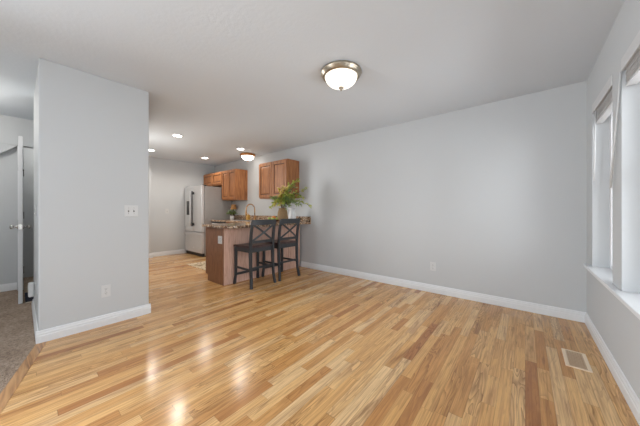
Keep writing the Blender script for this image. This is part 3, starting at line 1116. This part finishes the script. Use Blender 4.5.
for (a, b, c, kind) in tips:
    tip = ux * a + uy * b + Vector((0, 0, c))
    root = Vector((random.uniform(-.02, .02), random.uniform(-.02, .02), 0.20))
    mid = root + Vector((tip.x * 0.25, tip.y * 0.25, max(0.30, (c - 0.2) * 0.8)))
    cv = bez(root, mid, tip, 14)
    tw.tube(cv, 0.0028, 6)
    for i in range(4, 15):
        p = cv[i]
        t_ = (cv[min(i + 1, 14)] - cv[i - 1]).normalized()
        side = t_.cross(Vector((0, 0, 1)))
        if side.length < 0.05:
            side = ux.copy()
        side.normalize()
        for s_ in (-1, 1):
            # a short side twig with leaflets
            if random.random() < 0.2:
                continue
            dirn = (t_ * 0.6 + side * s_ * random.uniform(0.5, 1.0) + Vector((0, 0, random.uniform(-0.3, 0.4)))).normalized()
            ln = random.uniform(0.03, 0.075)
            e = p + dirn * ln
            tw.tube([p, e], 0.0014, 5)
            for q in range(6):
                pos = p.lerp(e, 0.3 + 0.7 * q / 4)
                dd_ = (dirn + Vector((random.uniform(-.9, .9), random.uniform(-.9, .9), random.uniform(-.6, .6)))).normalized()
                leaf(fol[kind], pos, dd_, Vector((random.uniform(-.5, .5), random.uniform(-.9, .2), random.uniform(0.3, 1))), random.uniform(0.030, 0.052), random.uniform(0.017, 0.027))
tw.build('twigs', M['twig'], vs)
for k, m in fol.items():
    m.build('foliage', M[k], vs)

# fruit bowl
fb = thing('fruit_bowl', 'low brown bowl of fruit on the counter left of the vase', 'bowl', (-3.55, 2.955, CT))
M['bowl_wood'] = wood('bowl_wood', srgb(74, 48, 30), srgb(112, 76, 48), srgb(140, 98, 64), 'X', 0.4)
MB().lathe([(0, 0), (0.05, 0), (0.055, 0.008), (0.10, 0.035), (0.128, 0.058), (0.124, 0.060), (0.095, 0.04), (0.05, 0.016), (0, 0.014)], seg=40).build('body', M['bowl_wood'], fb)
M['apple'] = plain('green_apple_skin', srgb(168, 178, 84), 0.35, 0, 0.15, 14)
M['orange'] = plain('orange_peel', srgb(222, 134, 50), 0.45, 0, 0.08, 50)


def fruit(name, label, u, v, z, r, mat):
    p = Vector((-3.55, 2.955, CT)) + ux * u + uy * v
    t = thing(name, label, 'fruit', (p.x, p.y, CT + z), random.uniform(0, 6), None)
    prof = [(0, r * 0.05)] + [(r * math.sin(a) * (1.0 if a < 1.9 else 0.97), r - r * 0.95 * math.cos(a)) for a in [PI * (i + 1) / 14 for i in range(12)]] + [(r * 0.14, r * 1.84), (0, r * 1.76)]
    MB().lathe(prof, seg=24).build('flesh', mat, t)
    MB().tube([(0, 0, r * 1.74), (0.003, 0.001, r * 2.15)], 0.0022, 6).build('stem', M['twig'], t)


fruit('green_apple', 'green apple at the left side of the fruit bowl', -0.070, -0.01, 0.037, 0.034, M['apple'])
fruit('green_apple', 'green apple in the middle front of the fruit bowl', 0.004, -0.055, 0.030, 0.035, M['apple'])
fruit('green_apple', 'green apple at the right side of the fruit bowl', 0.072, -0.005, 0.037, 0.033, M['apple'])
fruit('orange', 'orange on top of the green apples in the fruit bowl', 0.0, 0.018, 0.058, 0.035, M['orange'])

# patterned mat on the kitchen floor
rg = thing('kitchen_rug', 'pale patterned rug on the kitchen floor beside the peninsula', 'rug', (-4.95, 2.46, 0.0))


def rug_material():
    t = NT('pale_patterned_weave')
    v = t.n('ShaderNodeTexVoronoi', feature='DISTANCE_TO_EDGE')
    v.inputs['Scale'].default_value = 11
    t.l(t.objc(), v.inputs['Vector'])
    n = t.noise(t.objc(), 160, 2)
    c = t.ramp(v.outputs['Distance'], [(0.04, srgb(152, 130, 100)), (0.09, srgb(222, 206, 178))])
    t.set(Base_Color=c, Roughness=0.95)
    t.bump(n, 0.4, 0.003)
    return t.m


MB().box(-0.52, 0.52, -0.23, 0.23, 0.0, 0.008, 0.003).build('pile', rug_material(), rg)
for s_ in (-1, 1):
    fr_ = MB()
    for i in range(30):
        y = -0.225 + i * 0.0155
        fr_.box(min(s_ * 0.518, s_ * 0.548), max(s_ * 0.518, s_ * 0.548), y - 0.003, y + 0.003, 0.0, 0.004)
    fr_.build('fringe', M['beige'], rg)

# ================================================================== BAR STOOLS
M['seat'] = wood('dark_brown_seat', srgb(46, 32, 32), srgb(66, 48, 47), srgb(86, 64, 62), 'X', 0.32, 0.8)


def make_stool():
    """back towards +X, seat opening towards -X; origin on the floor under the seat centre"""
    t = thing('bar_stool', '', 'stool', (0, 0, 0), 0, 'black cross-back bar stools at the peninsula')
    hy_ = 0.205          # half spacing of the legs
    zs = 0.610
    # saddle seat
    n, mrows = 14, 12
    top, bot = [], []
    for i in range(n + 1):
        rt, rb = [], []
        for j in range(mrows + 1):
            a, b = i / n, j / mrows
            x = -0.225 + 0.42 * a
            hw2 = 0.228 - 0.020 * a
            y = -hw2 + 2 * hw2 * b
            q = 2 * b - 1
            sag = 0.013 * (1 - q * q) * math.sin(PI * min(1, a * 1.05))
            edge = 0.004 if (i in (0, n) or j in (0, mrows)) else 0
            rt.append((x, y, zs - sag - edge))
            rb.append((x, y, zs - 0.032))
        top.append(rt)
        bot.append(rb)
    m = MB()
    V = [[m.bm.verts.new(p) for p in r] for r in top]
    B = [[m.bm.verts.new(p) for p in r] for r in bot]
    for i in range(n):
        for j in range(mrows):
            m.bm.faces.new((V[i][j], V[i + 1][j], V[i + 1][j + 1], V[i][j + 1])).smooth = True
            m.bm.faces.new((B[i][j], B[i][j + 1], B[i + 1][j + 1], B[i + 1][j]))
    for i in range(n):
        m.bm.faces.new((V[i][0], B[i][0], B[i + 1][0], V[i + 1][0]))
        m.bm.faces.new((V[i][mrows], V[i + 1][mrows], B[i + 1][mrows], B[i][mrows]))
    for j in range(mrows):
        m.bm.faces.new((V[0][j], V[0][j + 1], B[0][j + 1], B[0][j]))
        m.bm.faces.new((V[n][j], B[n][j], B[n][j + 1], V[n][j + 1]))
    m.build('seat', M['seat'], t)['label'] = 'dark brown saddle seat'
    # aprons
    ap = MB()
    z0, z1 = zs - 0.095, zs - 0.032
    ap.box(-0.20, -0.178, -hy_ + 0.015, hy_ - 0.015, z0, z1)
    ap.box(0.165, 0.187, -hy_ + 0.015, hy_ - 0.015, z0, z1)
    ap.box(-0.19, 0.18, -hy_ - 0.008, -hy_ + 0.014, z0, z1)
    ap.box(-0.19, 0.18, hy_ - 0.014, hy_ + 0.008, z0, z1)
    ap.build('seat_frame', M['black'], t)
    for s_ in (-1, 1):
        # front leg, slightly flared at the foot
        pts = [(-0.192, s_ * hy_, zs - 0.033), (-0.194, s_ * hy_, 0.30), (-0.200, s_ * (hy_ + 0.004), 0.12), (-0.214, s_ * (hy_ + 0.012), 0.0)]
        MB().sweep(pts, [(0.038, 0.038), (0.036, 0.036), (0.032, 0.032), (0.036, 0.036)], 'rect', up=(1, 0, 0)).build('front_leg', M['black'], t)
        # rear leg running up as the back post
        xs = [(0.228, 0.0), (0.205, 0.14), (0.190, 0.32), (0.186, 0.52), (0.190, 0.64), (0.203, 0.78), (0.226, 0.92), (0.244, 0.985)]
        pts = [(x, s_ * (hy_ + (0.014 if z == 0 else 0.0)), z) for x, z in xs]
        MB().sweep(pts, [(0.034, 0.034), (0.034, 0.034), (0.038, 0.036), (0.042, 0.038), (0.040, 0.036), (0.036, 0.034), (0.032, 0.032), (0.028, 0.030)], 'rect', up=(1, 0, 0)).build('rear_leg', M['black'], t)
        MB().sweep([(-0.194, s_ * hy_, 0.265), (0.194, s_ * hy_, 0.262)], (0.030, 0.018), 'rect').build('stretcher', M['black'], t)
    MB().sweep([(-0.202, -hy_, 0.150), (-0.202, hy_, 0.150)], (0.036, 0.022), 'rect').build('footrest', M['black'], t)
    MB().sweep([(0.192, -hy_, 0.285), (0.192, hy_, 0.285)], (0.030, 0.018), 'rect').build('stretcher', M['black'], t)

    def arc(xo, z, bow, ext=0.0, k=10):
        return [(xo + bow * (1 - (2 * i / k - 1) ** 2), -hy_ - ext + (2 * hy_ + 2 * ext) * i / k, z) for i in range(k + 1)]
    MB().sweep(arc(0.240, 0.958, 0.020, 0.010), (0.078, 0.022), 'rect').build('top_rail', M['black'], t)
    MB().sweep(arc(0.191, 0.668, 0.014, 0.0), (0.042, 0.020), 'rect').build('lower_rail', M['black'], t)
    for s_ in (-1, 1):
        cr = []
        for i in range(11):
            q = i / 10
            y = s_ * (-hy_ + 0.022 + (2 * hy_ - 0.044) * q)
            z = 0.685 + 0.240 * q
            xx = 0.193 + 0.043 * q + 0.014 * (1 - (2 * q - 1) ** 2) + (0.004 * s_)
            cr.append((xx, y, z))
        MB().sweep(cr, (0.026, 0.014), 'rect', up=(1, 0, 0) if False else (0, 0, 1)).build('cross_brace', M['black'], t)
    return t


st1 = make_stool()
st1.location = (-3.255, 2.333, 0)
st1['label'] = 'black cross-back bar stool nearer the viewer, its seat fully visible'
st2 = copy_tree(st1)
st2.location = (-3.255, 2.868, 0)
st2['label'] = 'black cross-back bar stool farther back, nearer the long wall'
